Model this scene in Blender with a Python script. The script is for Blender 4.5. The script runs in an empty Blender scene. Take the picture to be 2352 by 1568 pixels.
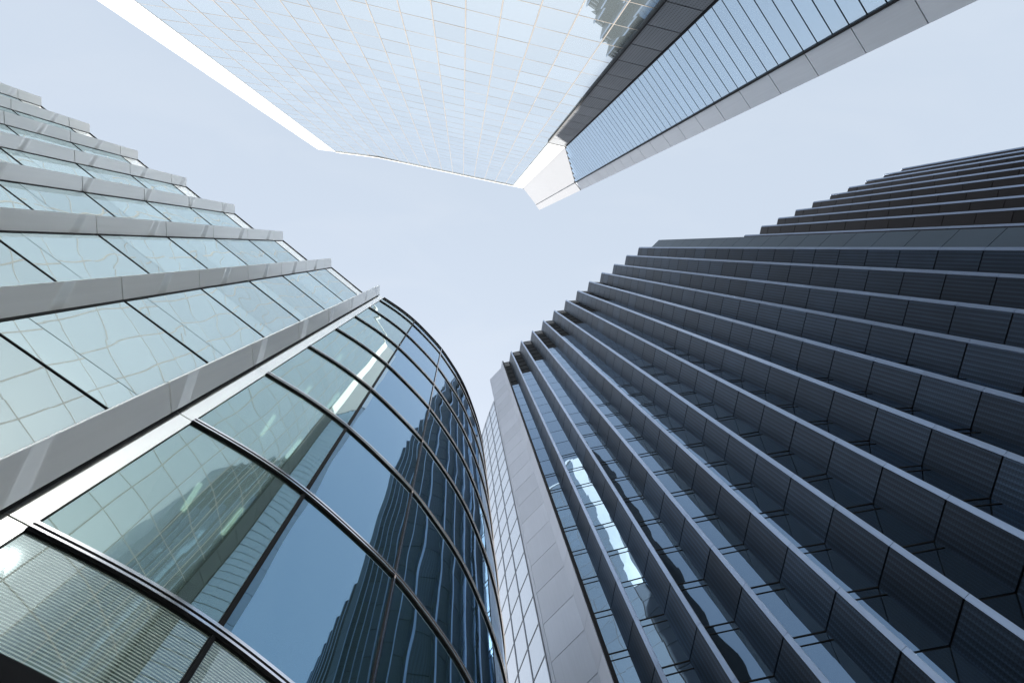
import bpy, math, random
from mathutils import Vector, Matrix

rnd = random.Random(7)
scn = bpy.context.scene
col = scn.collection

# ---------------------------------------------------------------- camera model
# The photograph looks almost straight up: every vertical line of every building
# runs to one point (the zenith).  W, CX.. describe the lens, ZEN where the zenith is.
W, CX, CY, F = 2352.0, 1176.0, 784.0, 1250.0
ZEN = (1062.0, 567.0)
CAMZ = 1.6
zv = Vector((ZEN[0]-CX, ZEN[1]-CY, F)).normalized()
ROT = zv.rotation_difference(Vector((0, 0, 1))).to_matrix()

def ray(x, y):
    return ROT @ Vector((x-CX, y-CY, F))

def plan(x, y, h):
    """ground plan position (metres) of a roof corner h metres above the eye"""
    d = ray(x, y)
    return Vector((d.x/d.z*h, d.y/d.z*h))

# ---------------------------------------------------------------- mesh helpers
class MB:
    """collects faces, builds ONE mesh object (uv: metres along the wall / height)"""
    def __init__(s):
        s.v = []; s.f = []; s.m = []; s.sm = []
    def face(s, pts, m=0, smooth=False):
        i = len(s.v); s.v += [tuple(p) for p in pts]
        s.f.append(list(range(i, i+len(pts)))); s.m.append(m); s.sm.append(smooth)
    def mesh(s, verts, faces, m=0, smooth=False):
        i = len(s.v); s.v += [tuple(p) for p in verts]
        for f in faces:
            s.f.append([i+k for k in f]); s.m.append(m); s.sm.append(smooth)
    def prism(s, outline, z0, z1, m=0):
        n = len(outline)
        a = sum(outline[i][0]*outline[(i+1) % n][1]-outline[(i+1) % n][0]*outline[i][1] for i in range(n))
        o = list(outline) if a > 0 else list(reversed(outline))
        vs = [(p[0], p[1], z0) for p in o]+[(p[0], p[1], z1) for p in o]
        fs = [[i, (i+1) % n, n+(i+1) % n, n+i] for i in range(n)]
        fs += [list(range(n))[::-1], list(range(n, 2*n))]
        s.mesh(vs, fs, m)
    def slab(s, p0, p1, z0, z1, n, t0, t1, m=0, jit=0.0):
        """box on a wall line p0-p1, from t0 to t1 metres in front of it"""
        j = [rnd.uniform(-jit, jit) for _ in range(4)]
        a = p0+n*t0; b = p1+n*t0; c = p1+n*t1; d = p0+n*t1
        vs = [(a.x, a.y, z0), (b.x, b.y, z0), (b.x, b.y, z1), (a.x, a.y, z1)]
        fr = [(d, z0, j[0]), (c, z0, j[1]), (c, z1, j[2]), (d, z1, j[3])]
        vs += [(q.x+n.x*k, q.y+n.y*k, z) for q, z, k in fr]
        fs = [[0, 3, 2, 1], [4, 5, 6, 7], [0, 1, 5, 4], [1, 2, 6, 5], [2, 3, 7, 6], [3, 0, 4, 7]]
        e = p1-p0
        if e.x*n.y-e.y*n.x > 0:
            fs = [f[::-1] for f in fs]
        s.mesh(vs, fs, m)
    def build(s, name, mats, parent=None):
        me = bpy.data.meshes.new(name)
        me.from_pydata(s.v, [], s.f)
        if not isinstance(mats, (list, tuple)): mats = [mats]
        for mt in mats: me.materials.append(mt)
        uv = me.uv_layers.new(name='UVMap').data
        for p, mi, sm in zip(me.polygons, s.m, s.sm):
            p.material_index = mi; p.use_smooth = sm
        me.update()
        for p in me.polygons:
            n = p.normal
            t = Vector((-n.y, n.x, 0))
            flat = t.length < 1e-4
            if not flat: t.normalize()
            for li in p.loop_indices:
                co = me.vertices[me.loops[li].vertex_index].co
                uv[li].uv = (co.x, co.y) if flat else (co.x*t.x+co.y*t.y, co.z)
        o = bpy.data.objects.new(name, me); col.objects.link(o)
        if parent is not None: o.parent = parent
        return o

def thing(name, label, cat, group=None):
    o = bpy.data.objects.new(name, None); col.objects.link(o)
    o['label'] = label; o['category'] = cat
    if group: o['group'] = group
    return o

def front(p0, p1):
    """horizontal normal of wall p0-p1 on the side of the street (the camera at 0,0)"""
    e = (p1-p0).normalized(); n = Vector((e.y, -e.x))
    return n if n.dot(-(p0+p1)*.5) > 0 else -n

# ---------------------------------------------------------------- materials
def newmat(name):
    m = bpy.data.materials.new(name); m.use_nodes = True
    nt = m.node_tree; nt.nodes.clear()
    out = nt.nodes.new('ShaderNodeOutputMaterial')
    return m, nt, out

def N(nt, t, **kw):
    n = nt.nodes.new(t)
    for k, v in kw.items():
        if k.startswith('i_'): n.inputs[k[2:].replace('_', ' ')].default_value = v
        else: setattr(n, k, v)
    return n

def math_(nt, op, a, b=None, c=None):
    n = nt.nodes.new('ShaderNodeMath'); n.operation = op
    for i, q in enumerate((a, b, c)):
        if q is None: continue
        if hasattr(q, 'links') or hasattr(q, 'is_linked'): nt.links.new(q, n.inputs[i])
        else: n.inputs[i].default_value = q
    return n.outputs[0]

def rgb(c): return (c[0], c[1], c[2], 1)

def island_uv(nt, sx=1.0, sy=1.0, off=37.0):
    """uv in metres, shifted by a random amount for every separate panel"""
    uv = N(nt, 'ShaderNodeUVMap'); uv.uv_map = 'UVMap'
    g = N(nt, 'ShaderNodeNewGeometry')
    rr = math_(nt, 'MULTIPLY', g.outputs['Random Per Island'], off)
    oi = N(nt, 'ShaderNodeObjectInfo')
    r2 = math_(nt, 'MULTIPLY', oi.outputs['Random'], 91.0)
    sep = N(nt, 'ShaderNodeSeparateXYZ'); nt.links.new(uv.outputs[0], sep.inputs[0])
    cx = math_(nt, 'MULTIPLY', sep.outputs[0], sx)
    cy = math_(nt, 'MULTIPLY', sep.outputs[1], sy)
    cb = N(nt, 'ShaderNodeCombineXYZ')
    nt.links.new(cx, cb.inputs[0]); nt.links.new(cy, cb.inputs[1])
    nt.links.new(math_(nt, 'ADD', rr, r2), cb.inputs[2])
    return cb.outputs[0], sep, g, oi

def glass(name, tint, base, f0, wav=0.02, wscale=.5, var=.12, rough=.015, frit=0.0, fine=0.3, grow=1.0, see=0.0):
    """coated facade glass: mirror layer that grows towards grazing over a dark or fritted body"""
    m, nt, out = newmat(name)
    vec, sep, g, oi = island_uv(nt)
    no = N(nt, 'ShaderNodeTexNoise', noise_dimensions='3D'); no.inputs['Scale'].default_value = wscale
    no.inputs['Detail'].default_value = .4; no.inputs['Roughness'].default_value = fine
    nt.links.new(vec, no.inputs['Vector'])
    bp = N(nt, 'ShaderNodeBump'); bp.inputs['Strength'].default_value = 1.0
    bp.inputs['Distance'].default_value = wav
    nt.links.new(no.outputs[0], bp.inputs['Height'])
    # body
    rn = math_(nt, 'FRACT', math_(nt, 'ADD', g.outputs['Random Per Island'], oi.outputs['Random']))
    vv = math_(nt, 'MULTIPLY_ADD', rn, 2*var, 1-var)
    hsv = N(nt, 'ShaderNodeHueSaturation'); hsv.inputs['Color'].default_value = rgb(base)
    nt.links.new(vv, hsv.inputs['Value'])
    df = N(nt, 'ShaderNodeBsdfDiffuse')
    nt.links.new(hsv.outputs[0], df.inputs['Color'])
    if frit > 0:
        fr = math_(nt, 'FRACT', math_(nt, 'MULTIPLY', sep.outputs[1], 1/frit))
        fm = math_(nt, 'LESS_THAN', fr, .4)
        mx = N(nt, 'ShaderNodeMix', data_type='RGBA')
        nt.links.new(fm, mx.inputs[0]); nt.links.new(hsv.outputs[0], mx.inputs[6])
        mx.inputs[7].default_value = rgb((.32, .38, .35))
        nt.links.new(mx.outputs[2], df.inputs['Color'])
    gl = N(nt, 'ShaderNodeBsdfGlossy'); gl.inputs['Roughness'].default_value = rough
    v2 = N(nt, 'ShaderNodeHueSaturation'); v2.inputs['Color'].default_value = rgb(tint)
    nt.links.new(math_(nt, 'MULTIPLY_ADD', rn, var, 1-var/2), v2.inputs['Value'])
    nt.links.new(bp.outputs[0], gl.inputs['Normal'])
    lw = N(nt, 'ShaderNodeLayerWeight'); lw.inputs['Blend'].default_value = .5
    p5 = math_(nt, 'POWER', lw.outputs['Facing'], 3.2)
    wm = N(nt, 'ShaderNodeMix', data_type='RGBA')                  # coating loses its tint towards grazing
    nt.links.new(math_(nt, 'MULTIPLY', p5, .8), wm.inputs[0]); nt.links.new(v2.outputs[0], wm.inputs[6])
    wm.inputs[7].default_value = (.93, .96, 1, 1); nt.links.new(wm.outputs[2], gl.inputs['Color'])
    fac = math_(nt, 'MINIMUM', math_(nt, 'MULTIPLY_ADD', p5, (1-f0)*grow, f0), 1.0)
    if see:
        tr = N(nt, 'ShaderNodeBsdfTransparent'); tr.inputs['Color'].default_value = (.62, .72, .66, 1)
        m2 = N(nt, 'ShaderNodeMixShader'); m2.inputs[0].default_value = see
        nt.links.new(df.outputs[0], m2.inputs[1]); nt.links.new(tr.outputs[0], m2.inputs[2]); df = m2
    ms = N(nt, 'ShaderNodeMixShader')
    nt.links.new(fac, ms.inputs[0]); nt.links.new(df.outputs[0], ms.inputs[1]); nt.links.new(gl.outputs[0], ms.inputs[2])
    nt.links.new(ms.outputs[0], out.inputs[0])
    return m

def panel(name, base, rough=.4, metal=0.0, var=.1, streak=.15, dots=0.0, pillow=0.0, floor=4.0, phase=0.0, spec=.5, aniso=0.0, dirt=.004, ribs=0.0):
    """sheet-metal cladding: tone changes from panel to panel, brushed streaks, faint dirt, perforation"""
    m, nt, out = newmat(name)
    vec, sep, g, oi = island_uv(nt, 9.0, .25)
    pb = N(nt, 'ShaderNodeBsdfPrincipled')
    pb.inputs['Metallic'].default_value = metal
    pb.inputs['Specular IOR Level'].default_value = spec
    if aniso: pb.inputs['Anisotropic'].default_value = aniso
    no = N(nt, 'ShaderNodeTexNoise'); no.inputs['Scale'].default_value = 1.0; no.inputs['Detail'].default_value = 3
    nt.links.new(vec, no.inputs['Vector'])
    vec2, _, _, _ = island_uv(nt, .8, .35)
    n2 = N(nt, 'ShaderNodeTexNoise'); n2.inputs['Scale'].default_value = 1.0; n2.inputs['Detail'].default_value = 5
    nt.links.new(vec2, n2.inputs['Vector'])
    rn = math_(nt, 'FRACT', math_(nt, 'ADD', g.outputs['Random Per Island'], oi.outputs['Random']))
    v = math_(nt, 'MULTIPLY_ADD', rn, 2*var, 1-var)
    st = math_(nt, 'MULTIPLY_ADD', math_(nt, 'SUBTRACT', no.outputs[0], .5), 2*streak, 1)
    dt = math_(nt, 'MULTIPLY_ADD', math_(nt, 'SUBTRACT', n2.outputs[0], .5), 1.6*streak, 1)
    v = math_(nt, 'MULTIPLY', math_(nt, 'MULTIPLY', v, st), dt)
    if dots > 0:
        fu = math_(nt, 'SUBTRACT', math_(nt, 'FRACT', math_(nt, 'MULTIPLY', sep.outputs[0], 1/dots)), .5)
        fv = math_(nt, 'SUBTRACT', math_(nt, 'FRACT', math_(nt, 'MULTIPLY', sep.outputs[1], 1/dots)), .5)
        d = math_(nt, 'ADD', math_(nt, 'MULTIPLY', fu, fu), math_(nt, 'MULTIPLY', fv, fv))
        hole = math_(nt, 'LESS_THAN', d, .055)
        v = math_(nt, 'MULTIPLY', v, math_(nt, 'MULTIPLY_ADD', hole, -.45, 1))
        if ribs > 0:                                                # pressed ribs running up the sheet
            fr = math_(nt, 'LESS_THAN', math_(nt, 'FRACT', math_(nt, 'MULTIPLY', sep.outputs[0], 1/ribs)), .35)
            v = math_(nt, 'MULTIPLY', v, math_(nt, 'MULTIPLY_ADD', fr, .7, .85))
    hs = N(nt, 'ShaderNodeHueSaturation'); hs.inputs['Color'].default_value = rgb(base)
    nt.links.new(v, hs.inputs['Value']); nt.links.new(hs.outputs[0], pb.inputs['Base Color'])
    nt.links.new(math_(nt, 'MULTIPLY_ADD', no.outputs[0], .12, rough-.06), pb.inputs['Roughness'])
    hgt = math_(nt, 'MULTIPLY', n2.outputs[0], dirt)
    if pillow:
        fz = math_(nt, 'FRACT', math_(nt, 'MULTIPLY_ADD', sep.outputs[0], .22, math_(nt, 'MULTIPLY_ADD', sep.outputs[1], 1/floor, -phase/floor+10)))
        sm = N(nt, 'ShaderNodeMapRange', interpolation_type='SMOOTHSTEP')
        sm.inputs['From Min'].default_value = .22; sm.inputs['From Max'].default_value = .36
        nt.links.new(fz, sm.inputs['Value'])
        hgt = math_(nt, 'MULTIPLY_ADD', math_(nt, 'SUBTRACT', sm.outputs[0], fz), -pillow, hgt)
    bp = N(nt, 'ShaderNodeBump'); bp.inputs['Distance'].default_value = 1.0; bp.inputs['Strength'].default_value = 1.0
    nt.links.new(hgt, bp.inputs['Height']); nt.links.new(bp.outputs[0], pb.inputs['Normal'])
    nt.links.new(pb.outputs[0], out.inputs[0])
    return m

def plain(name, base, rough=.5, metal=0.0, spec=.5):
    m, nt, out = newmat(name)
    pb = N(nt, 'ShaderNodeBsdfPrincipled')
    tc = N(nt, 'ShaderNodeTexCoord')
    no = N(nt, 'ShaderNodeTexNoise'); no.inputs['Scale'].default_value = 1.7; no.inputs['Detail'].default_value = 6
    nt.links.new(tc.outputs['Object'], no.inputs['Vector'])
    hs = N(nt, 'ShaderNodeHueSaturation'); hs.inputs['Color'].default_value = rgb(base)
    nt.links.new(math_(nt, 'MULTIPLY_ADD', no.outputs[0], .4, .8), hs.inputs['Value'])
    nt.links.new(hs.outputs[0], pb.inputs['Base Color'])
    pb.inputs['Roughness'].default_value = rough; pb.inputs['Metallic'].default_value = metal
    pb.inputs['Specular IOR Level'].default_value = spec
    nt.links.new(pb.outputs[0], out.inputs[0])
    return m

M_black = plain('black_gasket', (.006, .006, .007), .6, spec=.2)
M_core = plain('dark_shell', (.012, .014, .017), .8, spec=.2)
M_roof = plain('roof_felt', (.2, .2, .2), .9)
M_silver = panel('brushed_steel', (.92, .94, .94), .2, .3, .03, .05, pillow=.14, phase=1.9, aniso=.3, dirt=.002)
M_white = panel('white_enamel', (.93, .93, .90), .2, .1, .02, .02, dirt=.002)
M_gloss = panel('polished_white_strip', (.96, .96, .93), .16, .8, .02, .02, dirt=.001)
M_chrome = plain('polished_rail', (.85, .84, .86), .16, 1.0)
M_glassA = glass('teal_glass', (.78, .92, .94), (.18, .26, .28), .48, .022, .45, .16, grow=1.0)
M_glassB = glass('bent_glass', (.38, .67, .95), (.032, .060, .053), .46, .02, .4, .05)
M_glassB0 = glass('bent_glass_pale', (.66, .88, .92), (.16, .225, .195), .34, .02, .4, .05, see=.6)
M_glassBf = glass('fritted_glass', (.72, .86, .90), (.08, .12, .10), .26, .02, .4, .05, frit=.04)
M_fin = panel('perforated_blue_steel', (.021, .034, .054), .42, .5, .34, .38, spec=.35, dots=.15, ribs=.30)
M_fin2 = panel('bronze_grey_steel', (.075, .066, .068), .45, .2, .25, .2)
M_edge = panel('pale_fin_edge', (.37, .46, .63), .35, .3, .08, .1)
M_lilac = panel('pale_steel_cladding', (.38, .41, .48), .42, .1, .07, .08)
M_glassC = glass('dark_window_glass', (.46, .70, 1.0), (.010, .013, .015), .28, .02, .35, .08)
M_glassE = glass('pale_mirror_glass', (.88, .92, .96), (.2, .24, .28), .55, .006, .4, .06)
M_mullE = plain('grey_mullion', (.16, .18, .22), .5)
M_shoulder = panel('slate_blue_panel', (.055, .095, .135), .4, .2, .06, .12)
M_glassD = glass('pale_fritted_glass', (.92, .97, 1.0), (.20, .24, .262), .58, .002, .3, .055)
M_glassD2 = glass('blue_glass', (.72, .88, 1.0), (.15, .22, .32), .55, .0002, .3, .05)
M_mullD = plain('cream_mullion', (.28, .26, .245), .85, spec=.05)
M_dmet = panel('shaded_mesh_panel', (.25, .265, .29), .8, 0, .06, .12, dots=.22, spec=.1)  # perforated metal, its colour darkened for shade on the lower strip
M_sunlit = panel('sunlit_toned_panel', (.29, .30, .325), .5, 0, .02, .03, spec=.2)  # sunlit tone put into the colour above the shadow line
M_band = panel('grey_rim_panel', (.60, .62, .66), .45, .1, .05, .08)
M_louv = plain('louvre_metal', (.33, .34, .36), .5, .3)

M_ceil = plain('ceiling_board', (.40, .43, .40), .8)
M_wall = plain('room_wall_paint', (.30, .33, .30), .8)
M_lamp, nt, out = newmat('lamp_tube')
em = N(nt, 'ShaderNodeEmission'); em.inputs[0].default_value = (.85, 1, .85, 1); em.inputs[1].default_value = 1.1
nt.links.new(em.outputs[0], out.inputs[0])
V = Vector
FL = 4.0

# ================================================================ A: stepped steel and glass block
HA = 35.9
A = thing('stepped_office_block', 'grey office block of saw-tooth steel piers and teal glass bays, rising at the left edge', 'building')
def Ak(k): return (759+111*(k-6), 593+61.6*(k-6))
K0, K1 = -5, 7
PA = {}; PB = {}; PG = {}
for k in range(K0, K1+1):
    x, y = Ak(k)
    PA[k] = plan(x, y, HA); PB[k] = plan(x, y+21, HA); PG[k] = plan(x+80, y+21+65, HA)
ZA = HA+CAMZ
joints = []                                    # heights of the floor joints
z = ZA-1.72
while z > 0: joints.append(z); z -= FL
zs = [ZA]+joints+[0.0]
# pier: dark core with separate steel panels, a black shadow line down its lower arris
for k in range(K0, K1+1):
    a, b = PA[k], PB[k]; n = front(a, b)
    back = PG[k-1] if k > K0 else a+V((-1.5, .6))
    mb = MB()
    mb.prism([a, b, b-n*.10, back], 0, ZA-.02, 1)
    e = (b-a).normalized()
    for i in range(len(zs)-1):
        mb.slab(a, b-e*.012, zs[i+1]+.022, zs[i]-(.022 if i else 0), n, .004, .055, 0)
    g = (PG[k]-b).normalized()
    mb.slab(b, b+e*.045, 0, ZA-.01, n, -.12, .05, 1)
    # folded top cap of the pier, seen from below as a thin pale edge
    mb.build('pier', [M_silver, M_black], A)
# shell behind the glass
out = []
for k in range(K0, K1):
    out += [PB[k], PG[k]]
out += [PB[K1], PB[K1]+V((-1.0, 1.6)), V((-26, 20)), V((-52, -14))]
mb = MB(); mb.prism(out, 0, ZA-.06, 0); mb.build('shell', M_core, A)
mb = MB(); mb.prism(out, ZA-.05, ZA-.03, 0); mb.build('roof', M_roof, A)
# windows: one per bay and storey (frame > tall pane, low spandrel pane)
for k in range(K0, K1):
    p0, p1 = PB[k], PG[k]; n = front(p0, p1); e = (p1-p0).normalized()
    q0 = p0+e*.05
    for i in range(len(zs)-1):
        zt, zb = zs[i], zs[i+1]
        if zt < 7 : continue
        fr = MB()
        fr.slab(q0, p1, zb-.018, zb+.018, n, .0, .05, 0)
        fr.slab(q0, q0+e*.05, zb+.03, zt-.03, n, .0, .045, 0)
        f = fr.build('window', M_black, A)
        if i == 0:
            mb = MB(); mb.slab(q0+e*.06, p1, zb+.045, zt-.1, n, .004, .03, 0)
            mb.build('head_panel', M_gloss, f); continue
        split = zb+.95 if zt-zb > 2 else zb+.5
        mb = MB(); mb.slab(q0+e*.06, p1, split+.012, zt-.045, n, .004, .03, 0, .004)
        mb.build('pane', M_glassA, f)
        mb = MB(); mb.slab(q0+e*.06, p1, zb+.045, split-.012, n, .004, .03, 0, .004)
        mb.build('spandrel_pane', M_glassA, f)
    mb = MB(); mb.slab(q0, p1, ZA-.1, ZA-.005, n, .03, .07, 0)
    mb.build('roof_edge', M_black, A)

# ================================================================ B: curved glass drum
HB = 36.45
B = thing('curved_glass_building', 'bulging round glass building with black and chrome horizontal rails, at bottom left', 'building')
ZB = HB+CAMZ
arc_px = [(881.4, 684.2), (918.3, 708.7), (951.9, 735.6), (985.5, 769.2), (1012.4, 799.4), (1032.5, 828), (1052.7, 859.9), (1069.5, 893.5), (1086.3, 937.1), (1099.7, 980.8), (1108.1, 1024.5)]
arc = [plan(x, y, HB) for x, y in arc_px]
# continue the bend past the part one can see
d = (arc[-1]-arc[-2]); L = d.length; ang = math.atan2(d.y, d.x)
for i in range(14):
    ang += .075
    arc.append(arc[-1]+V((math.cos(ang), math.sin(ang)))*L)
def smooth_curve(pts, n):
    # Catmull-Rom, then even arc-length resampling
    P = [pts[0]*2-pts[1]]+pts+[pts[-1]*2-pts[-2]]
    s = []
    for i in range(1, len(P)-2):
        for j in range(24):
            t = j/24; a, b, c, d_ = P[i-1], P[i], P[i+1], P[i+2]
            s.append(.5*((2*b)+(c-a)*t+(2*a-5*b+4*c-d_)*t*t+(3*b-a-3*c+d_)*t**3))
    s.append(pts[-1])
    for _ in range(60):                        # relax small measuring wobbles
        s = [s[0]]+[(s[i-1]+s[i]*2+s[i+1])/4 for i in range(1, len(s)-1)]+[s[-1]]
    acc = [0]
    for i in range(1, len(s)): acc.append(acc[-1]+(s[i]-s[i-1]).length)
    return s, acc
cs, cacc = smooth_curve(arc, 0)
def at_len(t):
    t = max(0, min(cacc[-1]-1e-6, t))
    lo, hi = 0, len(cacc)-1
    while hi-lo > 1:
        mid = (lo+hi)//2
        if cacc[mid] <= t: lo = mid
        else: hi = mid
    u = (t-cacc[lo])/max(1e-9, cacc[hi]-cacc[lo])
    return cs[lo].lerp(cs[hi], u)
def nrm(t):
    d = at_len(t+.05)-at_len(t-.05)
    n = V((d.y, -d.x)).normalized()
    return n
def slope_len(r):
    """arc length where the curve crosses the sight line of a mullion"""
    best = 0; bd = 9
    t = 0
    while t < cacc[-1]:
        p = at_len(t); q = abs(p.x/p.y-r) if p.y > 0 else 9
        if q < bd: bd = q; best = t
        t += .01
    return best
PWID = None
def rel(x, y):
    p = plan(x, y, 10.0); return p.x/p.y
m1 = slope_len(rel(685, 1154)); m2 = slope_len(rel(893, 1374)); m3 = slope_len(rel(1057.7, 1326.7))
PW = (m3-m1)/2
mull = [0.0, m1, m2, m3]
while mull[-1]+PW < cacc[-1]: mull.append(mull[-1]+PW)
print('drum mullions', [round(q, 2) for q in mull], 'PW', PW)
lev = [CAMZ+FL*(1.63+j) for j in range(8)]     # rail heights
lev_all = [CAMZ+4.95]+lev
def ribbon(mb, t0, t1, z0, z1, off0, off1, m=0, nseg=None, caps=True, smooth=True):
    n = nseg or max(2, int((t1-t0)/.16))
    ring = []
    for i in range(n+1):
        t = t0+(t1-t0)*i/n; p = at_len(t); q = nrm(t)
        ring.append((p+q*off0, p+q*off1))
    vs = []
    for a, b in ring:
        vs += [(a.x, a.y, z0), (b.x, b.y, z0), (b.x, b.y, z1), (a.x, a.y, z1)]
    fr = []; ot = []
    for i in range(n):
        k = 4*i
        fr.append([k+1, k+5, k+6, k+2]); ot += [[k, k+4, k+5, k+1], [k+3, k+2, k+6, k+7], [k, k+3, k+7, k+4]]
    ot += [[0, 1, 2, 3], [4*n+3, 4*n+2, 4*n+1, 4*n]]
    # front face own vertices so that it shades smoothly
    fv = []; ff = []
    for a, b in ring: fv += [(b.x, b.y, z0), (b.x, b.y, z1)]
    for i in range(n): ff.append([2*i, 2*i+2, 2*i+3, 2*i+1])
    mb.mesh(vs, ot, m); mb.mesh(fv, ff, m, smooth)
TE = cacc[-1]
# body
tb0 = mull[1]+.02
body = [at_len(tb0+(TE-tb0)*i/60)-nrm(tb0+(TE-tb0)*i/60)*.03 for i in range(61)]
endp = body[-1]
bb = body+[endp+V((-6, 6)), V((-26, 26)), V((-12, 9.2)), PB[K1]+V((-.6, 1.5))]
# the first column of panes is clear enough to show ceilings and lamps of the rooms behind
ra = at_len(0)-nrm(0)*.1; rb = at_len(mull[1])-nrm(mull[1])*.04
ia = at_len(0)-nrm(.2)*2.6+(at_len(.2)-at_len(0)).normalized()*.2; ib = at_len(mull[1])-nrm(mull[1])*2.6
bb = bb+[ia, ib]
mb = MB(); mb.prism(bb, 0, ZB-.25, 0); mb.build('shell', M_core, B)
mb = MB(); mb.slab(ra, ia, 0, ZB-.3, front(ra, ia), -.06, 0, 0); mb.build('room_wall', M_wall, B)
for zl in lev+[ZB-.3]:
    o = [at_len(mull[1]*i/12)-nrm(mull[1]*i/12)*.06 for i in range(13)]+[ib, ia]
    mb = MB(); mb.prism(o, zl-.32, zl-.06, 0); sl_ = mb.build('floor_slab', M_ceil, B)
    for u in (.3, .68):
        a = at_len(mull[1]*u); n = nrm(mull[1]*u); e = V((-n.y, n.x))
        c = a-n*rnd.uniform(.7, 1.3)
        if rnd.random() < .75:
            mb = MB(); mb.slab(c-n*.55, c+n*.1, zl-.37, zl-.325, e, 0, .09, 0); mb.build('ceiling_light', M_lamp, sl_)
mb = MB(); mb.prism(bb, ZB-.24, ZB-.2, 0); mb.build('roof', M_roof, B)
# panes
tops = lev+[ZB-.1]
for c in range(len(mull)-1):
    for r in range(len(tops)):
        z1 = tops[r]; z0 = (tops[r-1] if r else lev_all[0])
        if c > 7: continue
        mb = MB(); t0, t1 = mull[c]+.03, mull[c+1]-.03
        ribbon(mb, t0, t1, z0+.07, z1-.09 if r < len(tops)-1 else z1, .0, .02)
        w = mb.build('window', M_glassBf if r == 0 else M_glassB0 if c == 0 else M_glassB, B)
        if r < len(tops)-1:
            for za in (z0+.05, z1-.09):
                mb = MB(); ribbon(mb, t0, t1, za, za+.02, .0, .035); mb.build('gasket', M_black, w)
# vertical mullions
for i, t in enumerate(mull[1:9]):
    p = at_len(t); n = nrm(t); e = V((-n.y, n.x))
    mb = MB(); mb.slab(p-e*.042, p+e*.042, 0, ZB-.05, n, 0, .045, 0)
    mb.slab(p-e*.018, p+e*.018, 0, ZB-.05, n, .046, .06, 1 if i else 0)
    mb.build('mullion', [M_black, M_chrome], B)
# horizontal rails: black carrier, two chrome bars
for zl in lev+[ZB-.62]:
    top = zl == ZB-.62
    mb = MB(); ribbon(mb, -.0, TE, zl-.085, zl+.085, 0, .06, 0)
    r = mb.build('rail', M_black, B)
    if not top:
        mb = MB(); ribbon(mb, .0, TE, zl+.012, zl+.062, .061, .10); ribbon(mb, 0, TE, zl-.05, zl-.012, .061, .085)
        mb.build('chrome_bar', M_chrome, r)
mb = MB(); ribbon(mb, 0, TE, ZB-.12, ZB+.02, 0, .07); mb.build('parapet_cap', M_black, B)
mb = MB(); ribbon(mb, -.0, TE, 0, lev_all[0]-.02, 0, .12); mb.build('base_fascia', M_black, B)
# white edge strip beside the drum and the black reveal next to the last pier
w0 = plan(870.2, 685.5, HA); w1 = plan(880.8, 684.4, HB)
t_ = (plan(420, 986, 20)-plan(391, 969, 20)); w1 = arc[0]-V((0, 0)); 
w0 = w1-(t_.normalized())*.66
n = front(w0, w1)
mb = MB()
zz = [ZB-.1]+[q for q in reversed(lev)]+[0]
for i in range(len(zz)-1):
    mb.slab(w0, w1, zz[i+1]+.015, zz[i]-.015, n, -.05, .03, 0)
mb.slab(w0-V((.0, .0)), w1, 0, ZB-.12, n, -.25, -.055, 1)
mb.build('edge_strip', [M_gloss, M_black], B)

# ================================================================ C: dark finned tower
HC = 121.0
ZC = HC+CAMZ
Cb = thing('finned_tower', 'dark blue steel tower stepping back in sharp vertical fins, filling the right side', 'building')
tips_px = [(1153.4, 829.6), (1175.3, 806), (1198.8, 781.9), (1224, 758.4), (1249.2, 734.9), (1274.4, 712), (1301.2, 688.5), (1328, 666.7), (1355, 645.6), (1383.5, 625.4), (1412, 606.3), (1440.6, 586), (1469.2, 567.6)]
S = HC/F
T = [plan(x, y, HC) for x, y in tips_px]
O_P1 = V((-2.0, 2.4))*S; O_Q = V((-5.2, 24.6))*S; O_E = V((1.3, 3.7))*S
jC = []
z = CAMZ+2.5
while z < ZC: jC.append(z); z += FL
zsC = [0.0]+jC+[ZC]
def fin(parent, t, ztop, zj, mat, matE):
    p1 = t+O_P1; q = t+O_Q
    n = front(p1, q); ne = front(t, p1)
    mb = MB()
    for i in range(len(zj)-1):
        if zj[i+1]-zj[i] < .1: continue
        mb.slab(p1, q, zj[i]+.05, zj[i+1]-.05, n, .0, .06, 0, .006)
    f = mb.build('fin', mat, parent)
    mb = MB()
    for i in range(len(zj)-1):
        if zj[i+1]-zj[i] < .1: continue
        mb.slab(t, p1, zj[i]+.012, zj[i+1]-.012, ne, .0, .07, 0)
    mb.build('fin_edge', matE, f)
for k, t in enumerate(T):
    if k: fin(Cb, t, ZC, zsC, M_fin, M_edge)
# outline of the tower (glass between the fins stands back behind the fin noses)
S0 = plan(1497, 567.7, 113.0); S1 = plan(1513.5, 551.5, 113.0)
N0 = plan(1151, 845, HC); WP = plan(1125.4, 871.6, HC)
outl = []
for k in range(12, 0, -1):
    outl += [T[k], T[k]+O_P1, T[k]+O_Q, T[k-1]+O_E]
outl += [T[0], N0, WP, WP+V((6, 4)), V((34, 60)), V((75, 45)), V((62, 16)), T[12]+V((4, 8))]
mb = MB(); mb.prism(outl, 0, ZC-.12, 0); mb.build('core', M_black, Cb)
mb = MB(); mb.prism([T[12]+V((1.2, 4.0)), T[6]+V((5, 7)), T[0]+V((3, 4)), WP+V((6, 5)), V((34, 60)), V((75, 45)), V((62, 18)), T[12]+V((3.6, 8.4))], ZC-.11, ZC-.02, 0)
mb.build('roof', M_roof, Cb)
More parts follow.
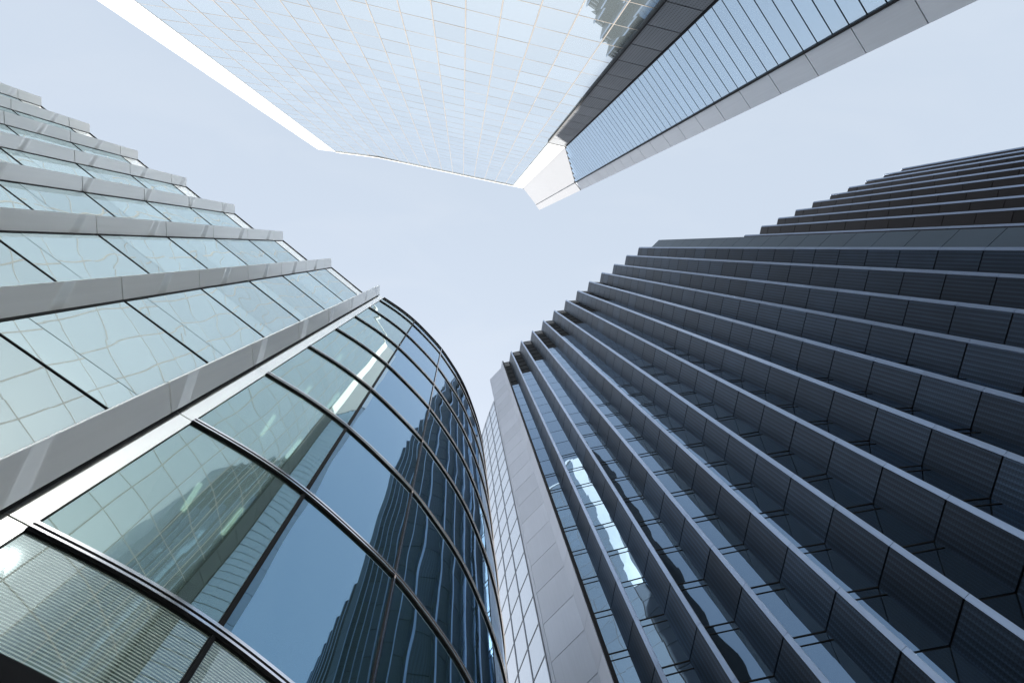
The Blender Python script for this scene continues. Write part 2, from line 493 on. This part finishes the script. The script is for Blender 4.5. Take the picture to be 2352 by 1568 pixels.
# windows in the bays: the biggest hundred on their own, the rest as one
cand = []
for k in range(1, 13):
    p0 = T[k]+O_Q; p1 = T[k-1]+O_E
    ztop = ZC-21.0
    for i in range(len(zsC)-1):
        a, b = zsC[i], min(zsC[i+1], ztop)
        if b-a < .6: continue
        c = (p0+p1)/2
        vis = 1 if k <= 7 else .35
        ok = (b > 11+2.2*k*0)
        cand.append((vis*(p1-p0).length*(b-a)/(((a+b)/2)**2) if a > 18 else -1/(a+1), k, p0, p1, a, b))
cand.sort(key=lambda q: -q[0])
rest = MB()
for i, (sc_, k, p0, p1, a, b) in enumerate(cand):
    n = front(p0, p1)
    mb = MB() if i < 100 else rest
    mb.slab(p0, p1, a+.06, b-.06, n, .01, .04, 0, .006)
    if i < 100:
        w = mb.build('window', M_glassC, Cb)
        tb = MB(); tb.slab(p0, p1, b-.60, b-.545, n, .042, .07, 0); tb.slab(p0, p1, b-.04, b+.04, n, .0, .07, 0)
        tb.build('transom', M_black, w)
o = rest.build('window_rows', M_glassC, Cb); o['kind'] = 'stuff'
# open plant louvres at the heads of the bays
for k in range(1, 13):
    p0 = T[k]+O_Q; p1 = T[k-1]+O_E; n = front(p0, p1); e = (p1-p0)
    mb = MB(); mb.slab(p0+e*.05, p0+e*.95, ZC-20.8, ZC-.3, n, .0, .03, 1)
    for j in range(3):
        zz_ = ZC-1.0-j*1.5
        mb.slab(p0+e*.15, p0+e*.9, zz_-.4, zz_, n, .02, .25, 0)
    for j in range(4):
        zz_ = ZC-7.5-j*3.6
        mb.slab(p0+e*.08, p0+e*.92, zz_-.18, zz_, n, .02, .12, 1)
    mb.build('louvre', [M_louv, M_core], Cb)
# pale corner pier
mb = MB()
nP = front(N0, WP); nN = front(T[0], N0)
eP = (WP-N0).normalized()
for i in range(len(zsC)-1):
    mb.slab(N0+eP*.0, WP-eP*.28, zsC[i]+.03, zsC[i+1]-.03, nP, 0, .05, 0)
    mb.slab(T[0], N0, zsC[i]+.02, zsC[i+1]-.02, nN, 0, .05, 0)
    mb.slab(WP-eP*.25, WP, zsC[i]+.01, zsC[i+1]-.01, nP, 0, .05, 0)
mb.build('corner_pier', M_lilac, Cb)
t0 = T[0]; 
mb = MB(); mb.slab(t0+V((.02, -.02)), t0+V((.28, .04)), 0, ZC, front(t0, t0+V((.3, .06))), 0, .09, 0)
mb.build('corner_trim', M_black, Cb)
# lower shoulder wall beyond the last fin
ZS = 113.0+CAMZ
mb = MB(); mb.prism([T[12]+V((.6, .4)), S0, S1, V((60, -.9)), V((60, 6))], 0, ZS-.1, 0); 
nS = front(S0, S1); eS = (S1-S0)
mb.slab(T[12]+V((.12, -.05)), S0, 0, ZS, front(T[12], S0), 0, .04, 1)
zj = [q for q in zsC if q < ZS-.5]+[ZS]
for i in range(len(zj)-1):
    mb.slab(S0, S1, zj[i]+.03, zj[i+1]-.03, nS, 0, .05, 1)
mb.build('shoulder_wall', [M_core, M_shoulder], Cb)
# second, lower tier of fins further back
H2 = 97.0; Z2 = H2+CAMZ
t2 = [(1712, 540), (1751, 519), (1789.6, 500.5), (1830, 482), (1870, 463.5), (1910.5, 446.7), (1951, 430), (1991, 414.8), (2033, 400.4), (2073.5, 387)]
for i in range(0): t2.append((t2[-1][0]+41.5, t2[-1][1]-12.5))
T2 = [plan(x, y, H2) for x, y in t2]
zs2 = [q for q in zsC if q < Z2-.5]+[Z2]
for t in T2: fin(Cb, t, Z2, zs2, M_fin2, M_edge)
o2 = []
for k in range(len(T2)-1, 0, -1):
    o2 += [T2[k], T2[k]+O_P1, T2[k]+O_Q, T2[k-1]+O_E]
o2 += [T2[0], T2[0]+V((6, 14)), V((120, 30)), T2[-1]+V((26, -4.4))]
mb = MB(); mb.prism(o2, 0, Z2-.1, 0); mb.build('lower_tier_core', M_fin2, Cb)

# ================================================================ E: pale grid wall behind
HE = 118.0; ZE = HE+CAMZ
E = thing('pale_glass_tower', 'pale mirror-glass wall with thin grey grid, between the round glass building and finned tower', 'building')
e0 = plan(1134.5, 921, HE)
ep = [e0]
ang = math.atan2(.945, -.36)
stepE = 2.75
for i in range(9):
    ep.append(ep[-1]+V((math.cos(ang), math.sin(ang)))*stepE); ang -= .035
mb = MB(); mb.prism(ep+[ep[-1]+V((16, 8)), e0+V((14, 9)), e0+V((.8, .6))], 0, ZE-.05, 0); mb.build('shell', M_core, E)
jE = []
z = 2.2
while z < ZE: jE.append(z); z += FL
jE.append(ZE)
candE = []
for c in range(len(ep)-1):
    for i in range(len(jE)-1):
        a, b = jE[i], jE[i+1]
        if b-a < .3: continue
        inview = (c < 4 and a > 26)
        candE.append(((1/a if inview else -1.0/(a+1)), ep[c], ep[c+1], a, b))
candE.sort(key=lambda q: -q[0])
rest = MB()
for i, (s_, p0, p1, a, b) in enumerate(candE):
    mb = MB() if i < 100 else rest
    mb.slab(p0, p1, a+.04, b-.04, front(p0, p1), .01, .04, 0, .003)
    if i < 100: mb.build('window', M_glassE, E)
o = rest.build('window_rows', M_glassE, E); o['kind'] = 'stuff'
for c in range(len(ep)):
    p = ep[c]; q = ep[min(c+1, len(ep)-1)] if c < len(ep)-1 else ep[c-1]
    n = front(p, q) if c < len(ep)-1 else front(q, p)
    e = (q-p).normalized()
    mb = MB(); mb.slab(p-e*.06, p+e*.06, 0, ZE, n, .0, .10, 0); mb.build('mullion', M_mullE, E)
mb = MB(); n = front(ep[0], ep[1]); e = (ep[0]-ep[1]).normalized()
mb.slab(ep[0]+e*.08, ep[0]+e*.75, 0, ZE-.3, n, -.3, .02, 0); mb.build('side_trim', M_lilac, E)
for zt in jE:
    mb = MB()
    for c in range(len(ep)-1):
        mb.slab(ep[c], ep[c+1], zt-.06, zt+.06, front(ep[c], ep[c+1]), .0, .08, 0)
    mb.build('transom', M_mullE, E)

# ================================================================ D: tall faceted tower at the top
HD = 140.0; ZD = HD+CAMZ
D = thing('faceted_tower', 'tall angular tower of pale glass with white edge strips and shade-darkened mesh strip', 'building')
L0 = plan(731, 342.7, HD); L1 = plan(770.8, 347.7, HD); CR = plan(868, 360, HD)
R0 = plan(1178.3, 425.3, HD); R1 = plan(1200.5, 430.1, HD)
BL = plan(1231.7, 470.5, HD); OU = plan(1240.3, 481.3, HD)
mb = MB(); mb.prism([L0, L1, CR, R0, R1, BL, OU, OU+V((6, -14)), V((34, -62)), V((-44, -62))], 0, ZD-.3, 0)
mb.build('core', M_core, D)
mb = MB(); mb.prism([L0+V((.5, -.5)), R0+V((-1, -.8)), OU+V((0, -3)), V((34, -61)), V((-43, -61))], ZD-.29, ZD-.2, 0); mb.build('roof', M_roof, D)
RW = 3.59
rows = [ZD-.6*RW-j*RW for j in range(38)]
rows = [ZD]+[q for q in rows if q > 1]+[0]
# glass grid: columns on the two facets
def columns(p, q, anchor, step):
    L = (q-p).length; e = (q-p).normalized()
    ts = [0.0]; t = anchor % step
    if t < .4: t += step
    while t < L-.4: ts.append(t); t += step
    ts.append(L)
    return [p+e*u for u in ts], front(p, q)
c64 = plan(1064.5, 400.9, HD)
stepD = (plan(1088.7, 406.1, HD)-c64).length
colsR, nR = columns(CR, R0, (c64-CR).length, stepD)
colsL, nL = columns(L1, CR, .3, stepD)
candD = []
for cols, n in ((colsL, nL), (colsR, nR)):
    for c in range(len(cols)-1):
        for r in range(len(rows)-1):
            b, a = rows[r], rows[r+1]
            mid = (cols[c]+cols[c+1])/2; h = (a+b)/2-CAMZ
            v = ROT.transposed() @ V((mid.x, mid.y, h))
            X = v.x/v.z*F+CX; Y = v.y/v.z*F+CY if v.z > 0 else 0
            inv = v.z > 0 and -30 < X < W and Y > -25
            candD.append(((cols[c+1]-cols[c]).length*(b-a)/h**2 if inv and h > 5 else -1, cols[c], cols[c+1], a, b, n))
candD.sort(key=lambda q: -q[0])
rest = MB()
for i, (s_, p0, p1, a, b, n) in enumerate(candD):
    mb = MB() if i < 100 else rest
    e = (p1-p0).normalized()
    mb.slab(p0+e*.05, p1-e*.05, a+.05, b-.05, n, .01, .06, 0, .006)
    if i < 100: mb.build('window', M_glassD, D)
o = rest.build('window_rows', M_glassD, D); o['kind'] = 'stuff'
for cols, n in ((colsL, nL), (colsR, nR)):
    for p in cols[1:-1] if cols is colsL else cols[:-1]:
        e = V((-n.y, n.x))
        mb = MB(); mb.slab(p-e*.042, p+e*.042, 0, ZD-.2, n, .0, .078, 0); mb.build('mullion', M_mullD, D)
for zt in rows[1:-1]:
    if zt < 20: continue
    mb = MB()
    mb.slab(L1, CR, zt-.04, zt+.04, nL, 0, .068, 0); mb.slab(CR, R0, zt-.04, zt+.04, nR, 0, .068, 0)
    mb.build('transom', M_mullD, D)
# roof edge
mb = MB(); mb.slab(L1, CR, ZD-.1, ZD+.75, nL, -.3, .22, 0); mb.slab(CR, R0, ZD-.1, ZD+.75, nR, -.3, .22, 0)
mb.build('roof_edge', M_white, D)
# left white strip
n = front(L0, L1); mb = MB()
for i in range(len(rows)-1): mb.slab(L0, L1, rows[i+1]+.004, rows[i]-.004, n, 0, .1, 0)
mb.build('edge_strip', M_white, D)
# right strip: shade painted into mesh panels below the shadow line, sunlit white above
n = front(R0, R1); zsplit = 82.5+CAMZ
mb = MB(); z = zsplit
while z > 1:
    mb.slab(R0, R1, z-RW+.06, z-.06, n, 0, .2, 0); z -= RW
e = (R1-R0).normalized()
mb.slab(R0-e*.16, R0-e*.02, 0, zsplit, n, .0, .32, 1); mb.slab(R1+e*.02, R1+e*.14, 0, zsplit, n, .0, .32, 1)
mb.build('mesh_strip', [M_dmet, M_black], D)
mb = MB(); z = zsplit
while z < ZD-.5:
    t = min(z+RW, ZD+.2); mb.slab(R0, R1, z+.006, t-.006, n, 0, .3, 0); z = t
mb.build('edge_strip', M_white, D)  # upper strip, its white stands for the part in sun
# blue striped facet
n = front(R1, BL); mb = None
zlo = 83.0+CAMZ; z = 1.0
st = HD*.00005/.00589
def zcut(u): return CAMZ+83+u*8.7            # slanted shadow line, above it sunlight is painted in as a pale panel
zz_ = [];
while z < CAMZ+92: zz_.append(z); z += st
restD = MB()
e = (BL-R1); 
for i in range(len(zz_)-1):
    a, b = zz_[i]+.045, zz_[i+1]-.045
    u0 = 0.0 if b <= zcut(0) else min(.98, (b-zcut(0))/8.7)
    m = MB() if a > 22 else restD
    m.slab(R1+e*u0, BL, a, b, n, .01, .05, 0, .002)
    if a > 22: m.build('glass_panel', M_glassD2, D)
o = restD.build('glass_panel_rows', M_glassD2, D)
o['kind'] = 'stuff'
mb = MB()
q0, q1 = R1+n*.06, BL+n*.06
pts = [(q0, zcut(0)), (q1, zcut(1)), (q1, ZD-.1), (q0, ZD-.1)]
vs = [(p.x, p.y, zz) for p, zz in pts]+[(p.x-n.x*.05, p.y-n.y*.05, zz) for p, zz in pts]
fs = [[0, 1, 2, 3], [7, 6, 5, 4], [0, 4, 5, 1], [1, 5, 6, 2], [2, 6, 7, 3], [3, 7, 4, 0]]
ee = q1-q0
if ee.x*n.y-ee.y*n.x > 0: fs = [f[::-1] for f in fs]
mb.mesh(vs, fs, 0); mb.build('sunlit_facet_top', M_sunlit, D)  # top of the facet, painted pale as if sunlit
eb = (OU-BL).normalized()
mb = MB(); mb.slab(BL-eb*.08, BL+eb*.03, 0, 92+CAMZ, n, 0, .3, 0); mb.build('trim_line', M_black, D)
mb = MB(); z = 3.2
while z < 91: mb.slab(BL+eb*.06, OU, z+.03, min(z+3*st, 92.5)-.03, n, 0, .2, 0); z += 3*st
mb.build('rim_band', M_band, D)
mb = MB(); mb.slab(BL+eb*.02, OU, 92.6+CAMZ-1.5, ZD-.1, n, 0, .22, 0); mb.build('rim_band_head', M_sunlit, D)  # rim above the shadow line, in the same painted sunlit tone

# ================================================================ ground
g = MB(); R = 900
g.face([(-R, -R, 0), (R, -R, 0), (R, R, 0), (-R, R, 0)])
m, nt, out_ = newmat('paving')
pb = N(nt, 'ShaderNodeBsdfPrincipled'); tc = N(nt, 'ShaderNodeTexCoord'); br = N(nt, 'ShaderNodeTexBrick')
br.inputs['Scale'].default_value = 1.2; br.inputs['Color1'].default_value = (.22, .21, .2, 1); br.inputs['Color2'].default_value = (.27, .26, .25, 1)
br.inputs['Mortar'].default_value = (.1, .1, .1, 1); br.inputs['Mortar Size'].default_value = .012
nt.links.new(tc.outputs['Object'], br.inputs['Vector']); nt.links.new(br.outputs[0], pb.inputs['Base Color'])
pb.inputs['Roughness'].default_value = .8; nt.links.new(pb.outputs[0], out_.inputs[0])
gr = g.build('ground', m); gr['kind'] = 'structure'

# ================================================================ light
SUN_AZ = math.atan2(-.15, .99)     # from +Y, a little towards -X
SUN_EL = math.radians(44)
w = bpy.data.worlds.new('World'); scn.world = w; w.use_nodes = True
nt = w.node_tree; bg = nt.nodes['Background']
sky = nt.nodes.new('ShaderNodeTexSky'); sky.sky_type = 'NISHITA'; sky.sun_disc = False
sky.sun_elevation = SUN_EL; sky.sun_rotation = SUN_AZ
sky.air_density = 1.0; sky.dust_density = 2.0; sky.ozone_density = 1.0
veil = nt.nodes.new('ShaderNodeMix'); veil.data_type = 'RGBA'      # thin summer haze over the blue
veil.inputs[0].default_value = .84; veil.inputs[7].default_value = (2.15, 2.41, 2.71, 1)
nt.links.new(sky.outputs[0], veil.inputs[6]); 
tcw = nt.nodes.new('ShaderNodeTexCoord'); mpw = nt.nodes.new('ShaderNodeMapping')
mpw.inputs['Scale'].default_value = (2.2, 6.0, 3.0); mpw.inputs['Rotation'].default_value = (0, 0, .6)
cir = nt.nodes.new('ShaderNodeTexNoise'); cir.inputs['Scale'].default_value = 1.6; cir.inputs['Detail'].default_value = 6
cir.inputs['Distortion'].default_value = .6
cm = nt.nodes.new('ShaderNodeMapRange'); cm.inputs['From Min'].default_value = .48; cm.inputs['From Max'].default_value = .78
cm.inputs['To Max'].default_value = .09
nt.links.new(tcw.outputs['Generated'], mpw.inputs['Vector']); nt.links.new(mpw.outputs[0], cir.inputs['Vector'])
nt.links.new(cir.outputs[0], cm.inputs['Value'])
cl = nt.nodes.new('ShaderNodeMix'); cl.data_type = 'RGBA'; cl.inputs[7].default_value = (3.1, 3.15, 3.2, 1)   # faint high cirrus
nt.links.new(cm.outputs[0], cl.inputs[0]); nt.links.new(veil.outputs[2], cl.inputs[6])
nt.links.new(cl.outputs[2], bg.inputs[0])
bg.inputs[1].default_value = .12
sl = bpy.data.lights.new('sun', 'SUN'); sl.energy = 4.3; sl.angle = math.radians(.5); sl.color = (1, .95, .87)
so = bpy.data.objects.new('sun', sl); col.objects.link(so)
sd = V((math.sin(SUN_AZ)*math.cos(SUN_EL), math.cos(SUN_AZ)*math.cos(SUN_EL), math.sin(SUN_EL)))
so.rotation_euler = sd.to_track_quat('Z', 'Y').to_euler()
so.location = sd*300

# ================================================================ camera
cd = bpy.data.cameras.new('camera'); co = bpy.data.objects.new('camera', cd); col.objects.link(co)
cd.sensor_width = 36; cd.sensor_fit = 'HORIZONTAL'; cd.lens = F/W*36; cd.clip_end = 3000; cd.clip_start = .05
Rt = ROT
right = Rt @ V((1, 0, 0)); down = Rt @ V((0, 1, 0)); fwd = Rt @ V((0, 0, 1))
mw = Matrix(((right.x, -down.x, -fwd.x, 0), (right.y, -down.y, -fwd.y, 0), (right.z, -down.z, -fwd.z, CAMZ), (0, 0, 0, 1)))
co.matrix_world = mw
scn.camera = co
scn.view_settings.view_transform = 'Standard'; scn.view_settings.look = 'None'
scn.view_settings.exposure = 1.42; scn.view_settings.gamma = 1.0
scn.cycles.max_bounces = 8; scn.cycles.glossy_bounces = 6; scn.cycles.diffuse_bounces = 3
scn.cycles.blur_glossy = .15; scn.cycles.caustics_reflective = True
